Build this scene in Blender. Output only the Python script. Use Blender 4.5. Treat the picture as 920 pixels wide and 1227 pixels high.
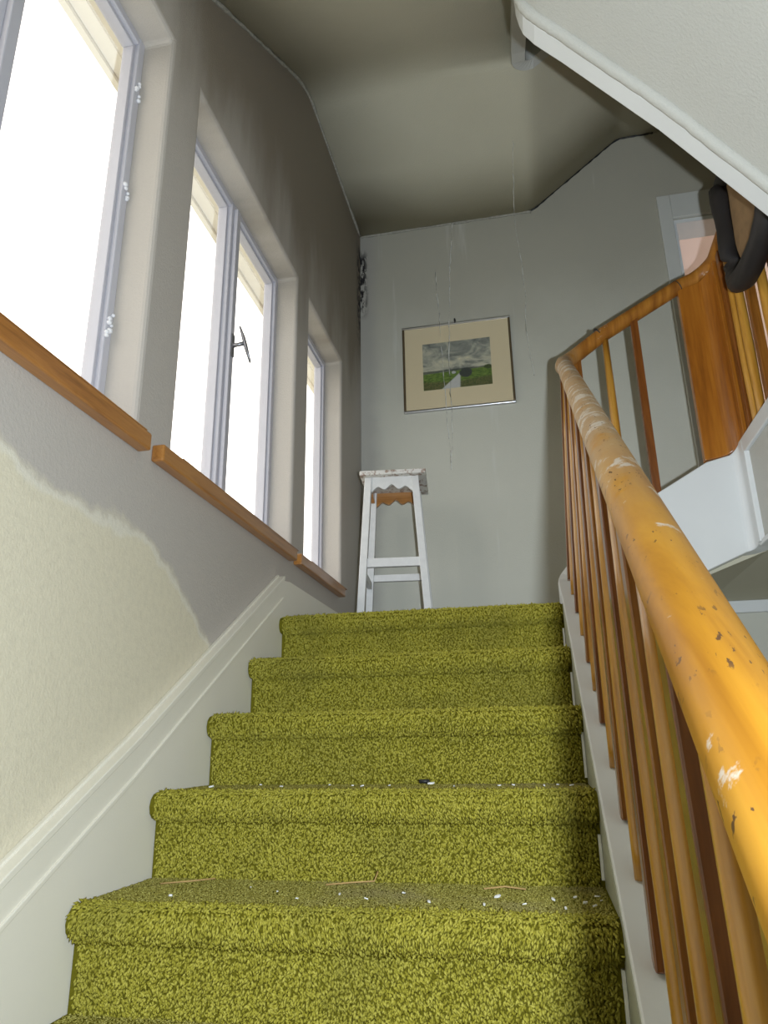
import bpy, bmesh, math, random
import numpy as np
from mathutils import Vector, Matrix

for o in list(bpy.data.objects):
    bpy.data.objects.remove(o, do_unlink=True)
S = bpy.context.scene
COL = S.collection
rnd = random.Random(7)
rng = np.random.default_rng(11)

# ------------------------------------------------------------------ camera
CR = Vector((0.97911, 0.20287, -0.01394)).normalized()
CU = Vector((0.07566, -0.29981, 0.95099)).normalized()
CF = Vector((-0.18875, 0.93218, 0.30889)).normalized()
cd = bpy.data.cameras.new('camera')
cd.sensor_fit = 'VERTICAL'
cd.sensor_height = 36.0
cd.lens = 865.0 / 1227.0 * 36.0
cd.clip_start = 0.01
cam = bpy.data.objects.new('camera', cd)
COL.objects.link(cam)
cam.matrix_world = Matrix(((CR.x, CU.x, -CF.x, 0), (CR.y, CU.y, -CF.y, 0), (CR.z, CU.z, -CF.z, 0), (0, 0, 0, 1)))
S.camera = cam

# ------------------------------------------------------------------ light and exposure
vs = S.view_settings
vs.view_transform = 'Standard'
vs.look = 'None'
vs.gamma = 1.0
vs.use_curve_mapping = False
vs.exposure = 0.0
SKY = 2.7
FLASH = 68.0
w = bpy.data.worlds.new('overcast_sky')
S.world = w
w.use_nodes = True
bg = w.node_tree.nodes['Background']
bg.inputs['Color'].default_value = (1.0, 0.965, 0.90, 1)
bg.inputs['Strength'].default_value = SKY

fl = bpy.data.lights.new('camera_flash', 'POINT')
fl.energy = FLASH
fl.color = (0.80, 0.90, 1.0)
fl.shadow_soft_size = 0.012
fl.use_nodes = True
fnt = fl.node_tree
lf = fnt.nodes.new('ShaderNodeLightFalloff')
lf.inputs['Strength'].default_value = 1.0
fnt.links.new(lf.outputs['Linear'], fnt.nodes['Emission'].inputs['Strength'])
flash = bpy.data.objects.new('camera_flash', fl)
flash.location = CR * 0.102 + CU * 0.012
COL.objects.link(flash)

# window openings in the left wall (y0, y1, z0, z1)
XW = -0.909
WIN = [(0.47, 1.452, 0.735, 2.003), (1.64, 2.622, 0.735, 2.003), (2.80, 3.385, 0.735, 2.003)]
for (a, b, c, d) in WIN:
    pl = bpy.data.lights.new('daylight_portal', 'AREA')
    pl.shape = 'RECTANGLE'
    pl.size = d - c
    pl.size_y = b - a
    pl.cycles.is_portal = True
    po = bpy.data.objects.new('daylight_portal', pl)
    po.location = (XW - 0.16, (a + b) / 2, (c + d) / 2)
    po.rotation_euler = (0, -math.pi / 2, 0)
    COL.objects.link(po)

# ------------------------------------------------------------------ material helpers
class NT:
    def __init__(s, name):
        s.m = bpy.data.materials.new(name)
        s.m.use_nodes = True
        s.t = s.m.node_tree
        s.b = s.t.nodes['Principled BSDF']
        s.out = s.t.nodes['Material Output']
        s._co = None
    def n(s, ty, **kw):
        x = s.t.nodes.new(ty)
        for k, v in kw.items():
            setattr(x, k, v)
        return x
    def l(s, a, b):
        s.t.links.new(a, b)
    def setv(s, sock, v):
        if hasattr(v, 'is_output') or isinstance(v, bpy.types.NodeSocket):
            s.l(v, sock)
        else:
            if sock.type == 'RGBA' and len(v) == 3:
                v = (*v, 1)
            sock.default_value = v
    def co(s, kind='Object'):
        if s._co is None:
            s._co = s.n('ShaderNodeTexCoord')
        return s._co.outputs[kind]
    def scaled(s, sc, kind='Object'):
        m = s.n('ShaderNodeMapping')
        s.l(s.co(kind), m.inputs['Vector'])
        m.inputs['Scale'].default_value = sc
        return m.outputs['Vector']
    def noise(s, scale, detail=4, rough=0.55, vec=None, dist=0.0):
        x = s.n('ShaderNodeTexNoise')
        x.inputs['Scale'].default_value = scale
        x.inputs['Detail'].default_value = detail
        x.inputs['Roughness'].default_value = rough
        x.inputs['Distortion'].default_value = dist
        s.l(vec if vec is not None else s.co(), x.inputs['Vector'])
        return x.outputs['Fac']
    def ramp(s, fac, stops, interp='LINEAR'):
        r = s.n('ShaderNodeValToRGB')
        r.color_ramp.interpolation = interp
        e = r.color_ramp.elements
        while len(e) < len(stops):
            e.new(0.5)
        for i, (p, c) in enumerate(stops):
            e[i].position = p
            e[i].color = (*c, 1) if not isinstance(c, (int, float)) else (c, c, c, 1)
        s.l(fac, r.inputs['Fac'])
        return r.outputs['Color']
    def mix(s, f, a, b, mode='MIX'):
        x = s.n('ShaderNodeMix', data_type='RGBA', blend_type=mode)
        s.setv(x.inputs[0], f)
        s.setv(x.inputs[6], a)
        s.setv(x.inputs[7], b)
        return x.outputs[2]
    def math(s, op, a, b=0.0, c=0.0):
        x = s.n('ShaderNodeMath', operation=op)
        s.setv(x.inputs[0], a)
        s.setv(x.inputs[1], b)
        s.setv(x.inputs[2], c)
        return x.outputs[0]
    def step(s, v, lo, hi):
        x = s.n('ShaderNodeMapRange', interpolation_type='SMOOTHSTEP')
        s.setv(x.inputs[0], v)
        x.inputs[1].default_value = lo
        x.inputs[2].default_value = hi
        return x.outputs[0]
    def xyz(s):
        x = s.n('ShaderNodeSeparateXYZ')
        s.l(s.co(), x.inputs[0])
        return x.outputs
    def bump(s, h, strength=0.2, dist=0.01):
        x = s.n('ShaderNodeBump')
        x.inputs['Strength'].default_value = strength
        x.inputs['Distance'].default_value = dist
        s.l(h, x.inputs['Height'])
        s.l(x.outputs['Normal'], s.b.inputs['Normal'])
    def done(s, col, rough=0.6, spec=0.5):
        s.setv(s.b.inputs['Base Color'], col)
        s.setv(s.b.inputs['Roughness'], rough)
        s.b.inputs['Specular IOR Level'].default_value = spec
        return s.m

def plaster(name, c1, c2, rough=0.75, bump=0.25, scale=3.0, spec=0.3):
    t = NT(name)
    n1 = t.noise(scale, 5, 0.6)
    col = t.mix(n1, c1, c2)
    t.bump(t.noise(160, 3, 0.6), bump, 0.004)
    return t.done(col, rough, spec)

def wood(name, dark, mid, light, axis='Z', rough=0.28, ring=9.0, coat=0.3, bump=0.08):
    t = NT(name)
    sc = {'Z': (1, 1, 0.07), 'Y': (1, 0.07, 1), 'X': (0.07, 1, 1)}[axis]
    v = t.scaled(sc)
    n1 = t.noise(ring * 4, 5, 0.6, v, 0.6)
    n2 = t.noise(ring * 22, 3, 0.6, v)
    f = t.math('ADD', t.math('MULTIPLY', n1, 0.75), t.math('MULTIPLY', n2, 0.3))
    col = t.ramp(f, [(0.32, dark), (0.5, mid), (0.68, light)])
    t.bump(n2, bump, 0.002)
    t.b.inputs['Coat Weight'].default_value = coat
    t.b.inputs['Coat Roughness'].default_value = 0.15
    return t.done(col, rough)

M = {}
# left wall: pale paint, sooty upper half, washed lower patch with an irregular edge, mould in the far corner
t = NT('left_wall_paint')
X, Y, Z = t.xyz()
base = t.mix(t.noise(2.2, 5, 0.6), (0.68, 0.62, 0.46), (0.75, 0.69, 0.53))
mott = t.noise(55, 4, 0.65)
base = t.mix(t.math('MULTIPLY', t.step(mott, 0.35, 0.75), 0.55), base, (0.62, 0.565, 0.43))
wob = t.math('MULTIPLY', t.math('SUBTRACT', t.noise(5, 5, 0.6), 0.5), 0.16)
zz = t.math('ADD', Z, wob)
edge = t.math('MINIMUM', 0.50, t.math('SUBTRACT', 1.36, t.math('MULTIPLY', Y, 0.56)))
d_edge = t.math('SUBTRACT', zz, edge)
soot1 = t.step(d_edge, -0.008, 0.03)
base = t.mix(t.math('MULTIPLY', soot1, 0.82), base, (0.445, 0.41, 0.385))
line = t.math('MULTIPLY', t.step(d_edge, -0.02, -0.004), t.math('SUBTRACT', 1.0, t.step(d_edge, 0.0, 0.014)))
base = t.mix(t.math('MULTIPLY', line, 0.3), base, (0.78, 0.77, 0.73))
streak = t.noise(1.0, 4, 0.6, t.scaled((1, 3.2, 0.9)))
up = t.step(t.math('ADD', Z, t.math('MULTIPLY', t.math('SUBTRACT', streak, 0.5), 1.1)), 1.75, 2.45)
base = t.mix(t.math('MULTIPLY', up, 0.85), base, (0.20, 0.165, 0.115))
mp = t.noise(28, 6, 0.7)
cm = t.math('MULTIPLY', t.step(Y, 3.70, 3.80), t.math('MULTIPLY', t.step(Z, 2.2, 2.6), t.math('SUBTRACT', 1.0, t.step(Z, 3.0, 3.12))))
base = t.mix(t.math('MULTIPLY', cm, t.step(mp, 0.42, 0.55)), base, (0.012, 0.010, 0.012))
t.bump(t.noise(150, 4, 0.65), 0.35, 0.004)
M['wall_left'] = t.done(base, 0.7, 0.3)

t = NT('back_wall_paint')
X, Y, Z = t.xyz()
base = t.mix(t.noise(1.6, 5, 0.6), (0.53, 0.52, 0.44), (0.60, 0.59, 0.51))
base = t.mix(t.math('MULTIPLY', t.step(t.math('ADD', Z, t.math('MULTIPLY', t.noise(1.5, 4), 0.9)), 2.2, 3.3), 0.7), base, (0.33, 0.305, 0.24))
drip = t.noise(9, 4, 0.6, t.scaled((1, 1, 0.08)))
base = t.mix(t.math('MULTIPLY', t.step(drip, 0.62, 0.72), 0.25), base, (0.72, 0.72, 0.69))
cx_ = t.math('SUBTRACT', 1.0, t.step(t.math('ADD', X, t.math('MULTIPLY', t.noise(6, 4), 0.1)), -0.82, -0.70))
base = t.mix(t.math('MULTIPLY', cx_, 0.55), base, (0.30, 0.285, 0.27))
mk = t.math('MULTIPLY', t.math('SUBTRACT', 1.0, t.step(X, -0.885, -0.845)), t.math('MULTIPLY', t.step(Z, 2.52, 2.68), t.math('SUBTRACT', 1.0, t.step(Z, 2.98, 3.08))))
base = t.mix(t.math('MULTIPLY', mk, t.step(t.noise(38, 5, 0.7, t.scaled((1.6, 1, 0.55))), 0.45, 0.54)), base, (0.014, 0.012, 0.014))
t.bump(t.noise(150, 4, 0.65), 0.3, 0.004)
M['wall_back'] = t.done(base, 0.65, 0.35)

M['wall_plain'] = plaster('plain_wall_paint', (0.50, 0.50, 0.46), (0.60, 0.60, 0.56))
M['ceiling'] = plaster('ceiling_paint', (0.50, 0.465, 0.345), (0.60, 0.565, 0.44), 0.7, 0.3, 1.4)
M['soffit'] = plaster('white_plaster_soffit', (0.49, 0.485, 0.44), (0.555, 0.55, 0.51), 0.6, 0.45, 2.5)
M['crack'] = plaster('dusty_crack_filler', (0.10, 0.09, 0.07), (0.52, 0.50, 0.42), 0.8, 0.4, 60)
M['white_gloss'] = plaster('white_gloss_paint', (0.66, 0.67, 0.66), (0.74, 0.75, 0.74), 0.35, 0.05, 4, 0.5)
M['cream_gloss'] = plaster('cream_skirting_paint', (0.76, 0.72, 0.60), (0.82, 0.78, 0.67), 0.42, 0.06, 5, 0.45)
M['string_shade'] = plaster('grazing_shade_string_paint', (0.36, 0.36, 0.28), (0.44, 0.44, 0.36), 0.5, 0.1, 6)  # inner string face: dimness of grazing flash light put into the colour
M['win_frame'] = plaster('window_frame_paint', (0.46, 0.45, 0.49), (0.53, 0.52, 0.56), 0.4, 0.08, 6)
M['pink'] = plaster('pink_room_paint', (0.80, 0.62, 0.56), (0.84, 0.67, 0.60), 0.7, 0.1)
M['wall_dim'] = plaster('bounce_cutting_wall_paint', (0.20, 0.175, 0.11), (0.26, 0.23, 0.15))  # out-of-view walls, toned dark and olive to soak up bounced flash light
M['grey_floor'] = plaster('grey_concrete', (0.25, 0.24, 0.22), (0.32, 0.31, 0.28))
M['eave_paint'] = plaster('pale_yellow_eave_paint', (0.93, 0.91, 0.84), (0.95, 0.93, 0.88), 0.6, 0.1)
M['wood_sill'] = wood('orange_sill_wood', (0.22, 0.085, 0.02), (0.36, 0.15, 0.035), (0.44, 0.20, 0.05), 'Y')
M['wood_orange'] = wood('orange_varnished_wood', (0.10, 0.030, 0.004), (0.21, 0.072, 0.009), (0.34, 0.135, 0.020), 'Z')
M['wood_yellow'] = wood('yellow_varnished_wood', (0.30, 0.125, 0.014), (0.46, 0.215, 0.028), (0.58, 0.30, 0.05), 'Z')
M['wood_brown'] = wood('brown_varnished_wood', (0.085, 0.024, 0.005), (0.17, 0.052, 0.009), (0.25, 0.085, 0.016), 'Z')
M['wood_panel'] = wood('newel_panel_wood', (0.20, 0.060, 0.008), (0.36, 0.125, 0.014), (0.46, 0.18, 0.022), 'Z', ring=4)

# handrail: varnished wood, whitish scuffing worn along the upper stretch, dark chips
t = NT('worn_handrail_wood')
X, Y, Z = t.xyz()
v = t.scaled((1, 0.12, 0.12))
n1 = t.noise(30, 5, 0.6, v, 0.5)
col = t.ramp(n1, [(0.3, (0.33, 0.13, 0.008)), (0.52, (0.50, 0.225, 0.016)), (0.72, (0.60, 0.30, 0.028))])
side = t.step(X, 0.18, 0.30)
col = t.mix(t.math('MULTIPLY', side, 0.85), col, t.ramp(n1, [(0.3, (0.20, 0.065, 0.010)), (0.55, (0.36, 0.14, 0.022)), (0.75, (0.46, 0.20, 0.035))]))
wear = t.math('MULTIPLY', t.step(Y, 0.55, 1.3), t.math('SUBTRACT', 1.0, side))
wn = t.noise(13, 6, 0.7)
col = t.mix(t.math('MULTIPLY', wear, t.math('MULTIPLY', t.step(wn, 0.22, 0.52), 0.9)), col, (0.46, 0.33, 0.20))
col = t.mix(t.math('MULTIPLY', t.step(t.math('ADD', wn, t.math('MULTIPLY', wear, 0.09)), 0.62, 0.68), 0.8), col, (0.66, 0.60, 0.52))
chip = t.math('MULTIPLY', t.step(t.noise(170, 3, 0.6, t.scaled((1, 0.35, 0.35))), 0.63, 0.67), t.step(t.noise(7, 2), 0.40, 0.54))
col = t.mix(t.math('MULTIPLY', chip, t.math('SUBTRACT', 1.0, side)), col, (0.12, 0.055, 0.02))
t.bump(wn, 0.06, 0.004)
t.b.inputs['Coat Weight'].default_value = 0.12
t.b.inputs['Coat Roughness'].default_value = 0.25
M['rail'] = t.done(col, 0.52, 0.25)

t = NT('olive_carpet_yarn')
gi = t.n('ShaderNodeNewGeometry')
rc = t.ramp(gi.outputs['Random Per Island'], [(0.0, (0.27, 0.24, 0.024)), (0.5, (0.37, 0.333, 0.045)), (1.0, (0.47, 0.425, 0.078))])
dirt = t.step(t.noise(4.5, 4, 0.6), 0.48, 0.66)
M['yarn'] = t.done(t.mix(t.math('MULTIPLY', dirt, 0.25), rc, (0.16, 0.15, 0.04)), 0.85, 0.15)
t = NT('trodden_carpet_yarn')
gi = t.n('ShaderNodeNewGeometry')
rc = t.ramp(gi.outputs['Random Per Island'], [(0.0, (0.20, 0.175, 0.03)), (0.5, (0.31, 0.275, 0.06)), (1.0, (0.44, 0.40, 0.11))])
dirt = t.step(t.math('ADD', t.noise(3.5, 4, 0.6), t.math('MULTIPLY', t.xyz()[0], 0.18)), 0.40, 0.62)
M['yarn_trodden'] = t.done(t.mix(t.math('MULTIPLY', dirt, 0.6), rc, (0.26, 0.22, 0.11)), 0.9, 0.1)
t = NT('carpet_backing')
M['backing'] = t.done(t.mix(t.noise(220, 3), (0.09, 0.080, 0.006), (0.17, 0.152, 0.014)), 0.95, 0.05)

def simple(name, col, rough=0.5, metal=0.0, spec=0.5, var=0.12):
    t = NT(name)
    c2 = tuple(min(1, c * (1 + var)) for c in col)
    c1 = tuple(c * (1 - var) for c in col)
    t.b.inputs['Metallic'].default_value = metal
    return t.done(t.mix(t.noise(30, 4), c1, c2), rough, spec)
M['stool_white'] = simple('chipped_white_stool_paint', (0.70, 0.70, 0.69), 0.5)
t = NT('worn_seat_edge_paint')
M['stool_seat'] = t.done(t.mix(t.step(t.noise(24, 5, 0.7), 0.50, 0.58), (0.68, 0.66, 0.62), (0.33, 0.24, 0.19)), 0.6)
M['stool_raw'] = wood('raw_stool_wood', (0.26, 0.11, 0.03), (0.38, 0.17, 0.05), (0.46, 0.23, 0.08), 'X')
M['silver'] = simple('brushed_frame_metal', (0.55, 0.55, 0.57), 0.28, 1.0)
M['frame_dark'] = simple('bronze_frame_side', (0.16, 0.12, 0.07), 0.4, 0.6)
M['mat_board'] = simple('cream_mat_board', (0.70, 0.59, 0.385), 0.8, var=0.03)
M['metal'] = simple('grey_handle_metal', (0.24, 0.24, 0.26), 0.35, 0.8)
M['putty'] = simple('lumpy_white_putty', (0.72, 0.72, 0.74), 0.6)
M['flake'] = simple('white_paint_flake', (0.85, 0.85, 0.83), 0.6)
M['straw'] = simple('dry_straw', (0.50, 0.32, 0.12), 0.7)
M['dark_leather'] = simple('dark_leather', (0.014, 0.011, 0.010), 0.6, var=0.35)
M['tan_leather'] = simple('tan_lining', (0.21, 0.125, 0.055), 0.7, var=0.35)
M['black'] = simple('black_nail', (0.02, 0.02, 0.02), 0.5)

def glassy(name, gloss, tint=(1, 1, 1)):
    t = NT(name)
    tr = t.n('ShaderNodeBsdfTransparent')
    tr.inputs['Color'].default_value = (*tint, 1)
    gl = t.n('ShaderNodeBsdfGlossy')
    gl.inputs['Roughness'].default_value = 0.03
    mx = t.n('ShaderNodeMixShader')
    mx.inputs[0].default_value = gloss
    t.l(tr.outputs[0], mx.inputs[1])
    t.l(gl.outputs[0], mx.inputs[2])
    t.l(mx.outputs[0], t.out.inputs['Surface'])
    return t.m
M['glass'] = glassy('window_glass', 0.05)
M['picture_glass'] = glassy('picture_glass', 0.03)
t = NT('cobweb_silk')
tr = t.n('ShaderNodeBsdfTransparent')
df = t.n('ShaderNodeBsdfDiffuse')
df.inputs['Color'].default_value = (0.9, 0.9, 0.86, 1)
mx = t.n('ShaderNodeMixShader')
t.l(t.math('MULTIPLY', t.step(t.noise(9, 3), 0.35, 0.65), 0.55), mx.inputs[0])
t.l(tr.outputs[0], mx.inputs[1])
t.l(df.outputs[0], mx.inputs[2])
t.l(mx.outputs[0], t.out.inputs['Surface'])
M['silk'] = t.m

# painted landscape: clouds, fields, lane (object coords: x right 0..1, z up 0..1 scaled by the sheet)
t = NT('landscape_painting')
X, Y, Z = t.xyz()
u = t.math('DIVIDE', X, 0.405)
vv = t.math('DIVIDE', Z, 0.312)
cl = t.noise(9, 6, 0.62, t.scaled((1, 1, 1.7)), 0.8)
sky = t.ramp(cl, [(0.30, (0.11, 0.12, 0.105)), (0.46, (0.24, 0.25, 0.215)), (0.58, (0.43, 0.42, 0.33)), (0.70, (0.66, 0.61, 0.42))])
low = t.math('SUBTRACT', 1.0, t.step(vv, 0.40, 0.72))
sky = t.mix(t.math('MULTIPLY', low, t.math('MULTIPLY', t.step(cl, 0.38, 0.55), 0.7)), sky, (0.60, 0.57, 0.42))
gn = t.noise(40, 4, 0.6, t.scaled((1, 1, 3)))
field = t.ramp(gn, [(0.3, (0.035, 0.075, 0.012)), (0.5, (0.11, 0.19, 0.025)), (0.7, (0.22, 0.30, 0.06))])
fg = t.math('SUBTRACT', 1.0, t.step(t.math('ADD', vv, t.math('MULTIPLY', t.math('ABSOLUTE', t.math('SUBTRACT', u, 0.45)), -0.12)), 0.10, 0.16))
field = t.mix(t.math('MULTIPLY', fg, 0.8), field, t.ramp(t.noise(120, 3), [(0.35, (0.03, 0.045, 0.012)), (0.65, (0.16, 0.13, 0.05))]))
dist = t.math('SUBTRACT', u, t.math('ADD', 0.40, t.math('MULTIPLY', vv, 0.46)))
wid = t.math('SUBTRACT', 0.135, t.math('MULTIPLY', vv, 0.42))
lane = t.math('SUBTRACT', 1.0, t.step(t.math('SUBTRACT', t.math('ABSOLUTE', dist), wid), -0.015, 0.015))
field = t.mix(lane, field, t.mix(gn, (0.46, 0.46, 0.44), (0.60, 0.59, 0.55)))
hor = t.step(t.math('SUBTRACT', vv, t.math('ADD', 0.345, t.math('MULTIPLY', u, 0.035))), -0.006, 0.006)
pic = t.mix(hor, field, sky)
tl = t.math('SUBTRACT', vv, t.math('ADD', 0.37, t.math('MULTIPLY', t.noise(16, 4), 0.06)))
tree_line = t.math('MULTIPLY', hor, t.math('SUBTRACT', 1.0, t.step(tl, -0.006, 0.006)))
pic = t.mix(t.math('MULTIPLY', tree_line, 0.8), pic, (0.035, 0.05, 0.035))
def blob(cu, cv, ru, rv):
    a = t.math('DIVIDE', t.math('SUBTRACT', u, cu), ru)
    b = t.math('DIVIDE', t.math('SUBTRACT', vv, cv), rv)
    q = t.math('ADD', t.math('MULTIPLY', a, a), t.math('MULTIPLY', b, b))
    q = t.math('ADD', q, t.math('MULTIPLY', t.math('SUBTRACT', t.noise(50, 3), 0.5), 0.9))
    return t.math('SUBTRACT', 1.0, t.step(q, 0.8, 1.1))
pic = t.mix(blob(0.625, 0.30, 0.095, 0.10), pic, (0.035, 0.045, 0.040))
pic = t.mix(blob(0.95, 0.38, 0.06, 0.045), pic, (0.05, 0.075, 0.02))
pic = t.mix(blob(0.45, 0.33, 0.035, 0.03), pic, (0.50, 0.50, 0.48))
M['painting'] = t.done(pic, 0.6)

# ------------------------------------------------------------------ mesh helpers
def link(name, me, mat=None, parent=None, smooth=False):
    o = bpy.data.objects.new(name, me)
    COL.objects.link(o)
    if mat is not None and len(me.materials) == 0:
        me.materials.append(mat if not isinstance(mat, str) else M[mat])
    if parent is not None:
        o.parent = parent
    if smooth:
        for p in me.polygons:
            p.use_smooth = True
    return o
def mesh(name, vs_, fs, mat=None, parent=None, smooth=False):
    me = bpy.data.meshes.new(name)
    me.from_pydata([tuple(v) for v in vs_], [], fs)
    me.update()
    bm = bmesh.new()
    bm.from_mesh(me)
    bmesh.ops.recalc_face_normals(bm, faces=bm.faces)
    bm.to_mesh(me)
    bm.free()
    return link(name, me, mat, parent, smooth)
BOXF = [(0, 3, 2, 1), (4, 5, 6, 7), (0, 1, 5, 4), (1, 2, 6, 5), (2, 3, 7, 6), (3, 0, 4, 7)]
def boxv(x0, x1, y0, y1, z0, z1):
    return [(x0, y0, z0), (x1, y0, z0), (x1, y1, z0), (x0, y1, z0), (x0, y0, z1), (x1, y0, z1), (x1, y1, z1), (x0, y1, z1)]
def boxes(name, lst, mat, parent=None, bevel=0.0, seg=2):
    V, F = [], []
    for b in lst:
        k = len(V)
        V += boxv(*b)
        F += [tuple(i + k for i in f) for f in BOXF]
    o = mesh(name, V, F, mat, parent)
    if bevel:
        m = o.modifiers.new('bevel', 'BEVEL')
        m.width = bevel
        m.segments = seg
        m.limit_method = 'ANGLE'
    return o
def box(name, x0, x1, y0, y1, z0, z1, mat, parent=None, bevel=0.0):
    return boxes(name, [(x0, x1, y0, y1, z0, z1)], mat, parent, bevel)
def hexa(name, bot, top, mat, parent=None, bevel=0.0):
    o = mesh(name, list(bot) + list(top), BOXF, mat, parent)
    if bevel:
        m = o.modifiers.new('bevel', 'BEVEL')
        m.width = bevel
        m.segments = 2
    return o
def prism(name, poly, a0, a1, axis, mat, parent=None, bevel=0.0, smooth=False):
    # poly: outline in the two other axes, extruded along axis between a0 and a1
    def P(p, a):
        return {'X': (a, p[0], p[1]), 'Y': (p[0], a, p[1]), 'Z': (p[0], p[1], a)}[axis]
    n = len(poly)
    V = [P(p, a0) for p in poly] + [P(p, a1) for p in poly]
    F = [tuple(range(n)), tuple(range(2 * n - 1, n - 1, -1))]
    F += [(i, (i + 1) % n, n + (i + 1) % n, n + i) for i in range(n)]
    o = mesh(name, V, F, mat, parent, smooth)
    if bevel:
        m = o.modifiers.new('bevel', 'BEVEL')
        m.width = bevel
        m.segments = 2
        m.limit_method = 'ANGLE'
    return o
def tube(name, pts, r, mat, parent=None, seg=12, squash=(1, 1), cap=True):
    pts = [Vector(p) for p in pts]
    V, F = [], []
    up = Vector((0, 0, 1))
    for i, p in enumerate(pts):
        tg = (pts[min(i + 1, len(pts) - 1)] - pts[max(i - 1, 0)]).normalized()
        s_ = tg.cross(up)
        if s_.length < 1e-3:
            s_ = Vector((1, 0, 0))
        s_.normalize()
        u_ = s_.cross(tg).normalized()
        rr = r[i] if isinstance(r, (list, tuple)) else r
        for k in range(seg):
            a = 2 * math.pi * k / seg
            V.append(p + s_ * (math.cos(a) * rr * squash[0]) + u_ * (math.sin(a) * rr * squash[1]))
    n = len(pts)
    for i in range(n - 1):
        for k in range(seg):
            F.append((i * seg + k, i * seg + (k + 1) % seg, (i + 1) * seg + (k + 1) % seg, (i + 1) * seg + k))
    if cap:
        F.append(tuple(range(seg)))
        F.append(tuple((n - 1) * seg + k for k in range(seg)))
    return mesh(name, V, F, mat, parent, True)
def ribbon(name, plan, zb, zt, half, mat, parent=None, bevel=0.0, smooth=False):
    # upright board following a plan line; zb/zt lower and upper heights at each point
    V, F = [], []
    n = len(plan)
    for i in range(n):
        a = Vector(plan[max(i - 1, 0)]); b = Vector(plan[min(i + 1, n - 1)])
        tg = (b - a).normalized()
        nm = Vector((-tg.y, tg.x))
        p = Vector(plan[i])
        l_ = p + nm * half
        r_ = p - nm * half
        V += [(l_.x, l_.y, zb[i]), (r_.x, r_.y, zb[i]), (r_.x, r_.y, zt[i]), (l_.x, l_.y, zt[i])]
    for i in range(n - 1):
        k = 4 * i
        for j in range(4):
            F.append((k + j, k + (j + 1) % 4, k + 4 + (j + 1) % 4, k + 4 + j))
    F += [(0, 1, 2, 3), tuple(4 * (n - 1) + j for j in range(4))]
    o = mesh(name, V, F, mat, parent)
    if bevel:
        m = o.modifiers.new('bevel', 'BEVEL')
        m.width = bevel
        m.segments = 2
        m.limit_method = 'ANGLE'
    return o
def empty(name, loc=(0, 0, 0)):
    o = bpy.data.objects.new(name, None)
    o.empty_display_size = 0.1
    o.location = loc
    COL.objects.link(o)
    return o
def tag(o, label=None, cat=None, group=None, kind=None):
    if label: o['label'] = label
    if cat: o['category'] = cat
    if group: o['group'] = group
    if kind: o['kind'] = kind
    return o
def struct(o, label=None, cat=None):
    return tag(o, label, cat, kind='structure')
def adopt(parent, *objs):
    # keep the world place of parts when the Empty stands off the origin
    for o in objs:
        o.parent = parent
        o.matrix_parent_inverse = Matrix.Translation(parent.location).inverted()
def arc(cx, cy, r, a0, a1, n=6):
    return [(cx + r * math.cos(math.radians(a0 + (a1 - a0) * i / n)), cy + r * math.sin(math.radians(a0 + (a1 - a0) * i / n))) for i in range(n + 1)]
def holed_wall(name, plane, a0, a1, u_range, v_range, holes, mat, bevel=0.0):
    # slab between a0 and a1 along the wall normal ('X' or 'Y'), with rectangular openings
    us = sorted({u_range[0], u_range[1], *[h[0] for h in holes], *[h[1] for h in holes]})
    vs2 = sorted({v_range[0], v_range[1], *[h[2] for h in holes], *[h[3] for h in holes]})
    solid = {}
    for i in range(len(us) - 1):
        for j in range(len(vs2) - 1):
            cu, cv = (us[i] + us[i + 1]) / 2, (vs2[j] + vs2[j + 1]) / 2
            solid[i, j] = not any(h[0] < cu < h[1] and h[2] < cv < h[3] for h in holes)
    V, idx, F = [], {}, []
    def vid(i, j, s):
        if (i, j, s) not in idx:
            a = (a0, a1)[s]
            idx[i, j, s] = len(V)
            V.append((a, us[i], vs2[j]) if plane == 'X' else (us[i], a, vs2[j]))
        return idx[i, j, s]
    for (i, j), ok in solid.items():
        if not ok:
            continue
        for s in (0, 1):
            F.append((vid(i, j, s), vid(i + 1, j, s), vid(i + 1, j + 1, s), vid(i, j + 1, s)))
        for (di, dj, e) in ((-1, 0, ((i, j), (i, j + 1))), (1, 0, ((i + 1, j), (i + 1, j + 1))), (0, -1, ((i, j), (i + 1, j))), (0, 1, ((i, j + 1), (i + 1, j + 1)))):
            if not solid.get((i + di, j + dj), False):
                (p, q) = e
                F.append((vid(*p, 0), vid(*q, 0), vid(*q, 1), vid(*p, 1)))
    o = mesh(name, V, F, mat)
    if bevel:
        m = o.modifiers.new('bevel', 'BEVEL')
        m.width = bevel
        m.segments = 3
        m.limit_method = 'ANGLE'
    return o

# ------------------------------------------------------------------ the shell
YB = 3.83
XR = 1.95
ZF, ZT = -2.6, 6.2
YFRONT = -1.6
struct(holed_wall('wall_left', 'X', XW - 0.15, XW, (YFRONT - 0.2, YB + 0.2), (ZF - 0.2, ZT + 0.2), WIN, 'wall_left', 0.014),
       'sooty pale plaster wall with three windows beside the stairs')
DOOR = (1.0, 1.72, 0.986, 2.95)
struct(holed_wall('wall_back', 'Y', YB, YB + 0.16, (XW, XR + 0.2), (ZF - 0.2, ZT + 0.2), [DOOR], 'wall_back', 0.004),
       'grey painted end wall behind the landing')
struct(box('wall_right', XR, XR + 0.2, YFRONT - 0.2, YB, ZF - 0.2, ZT + 0.2, 'wall_dim'), 'side wall past the stair well, darkened to cut bounced light')
struct(box('wall_front', XW, XR, YFRONT - 0.2, YFRONT, ZF - 0.2, ZT + 0.2, 'wall_dim'), 'wall at the foot of the stairs, darkened to cut bounced light')
struct(box('floor', XW, XR, YFRONT, YB, ZF - 0.2, ZF, 'grey_floor'), 'grey floor at the bottom of the stair well')

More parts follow.
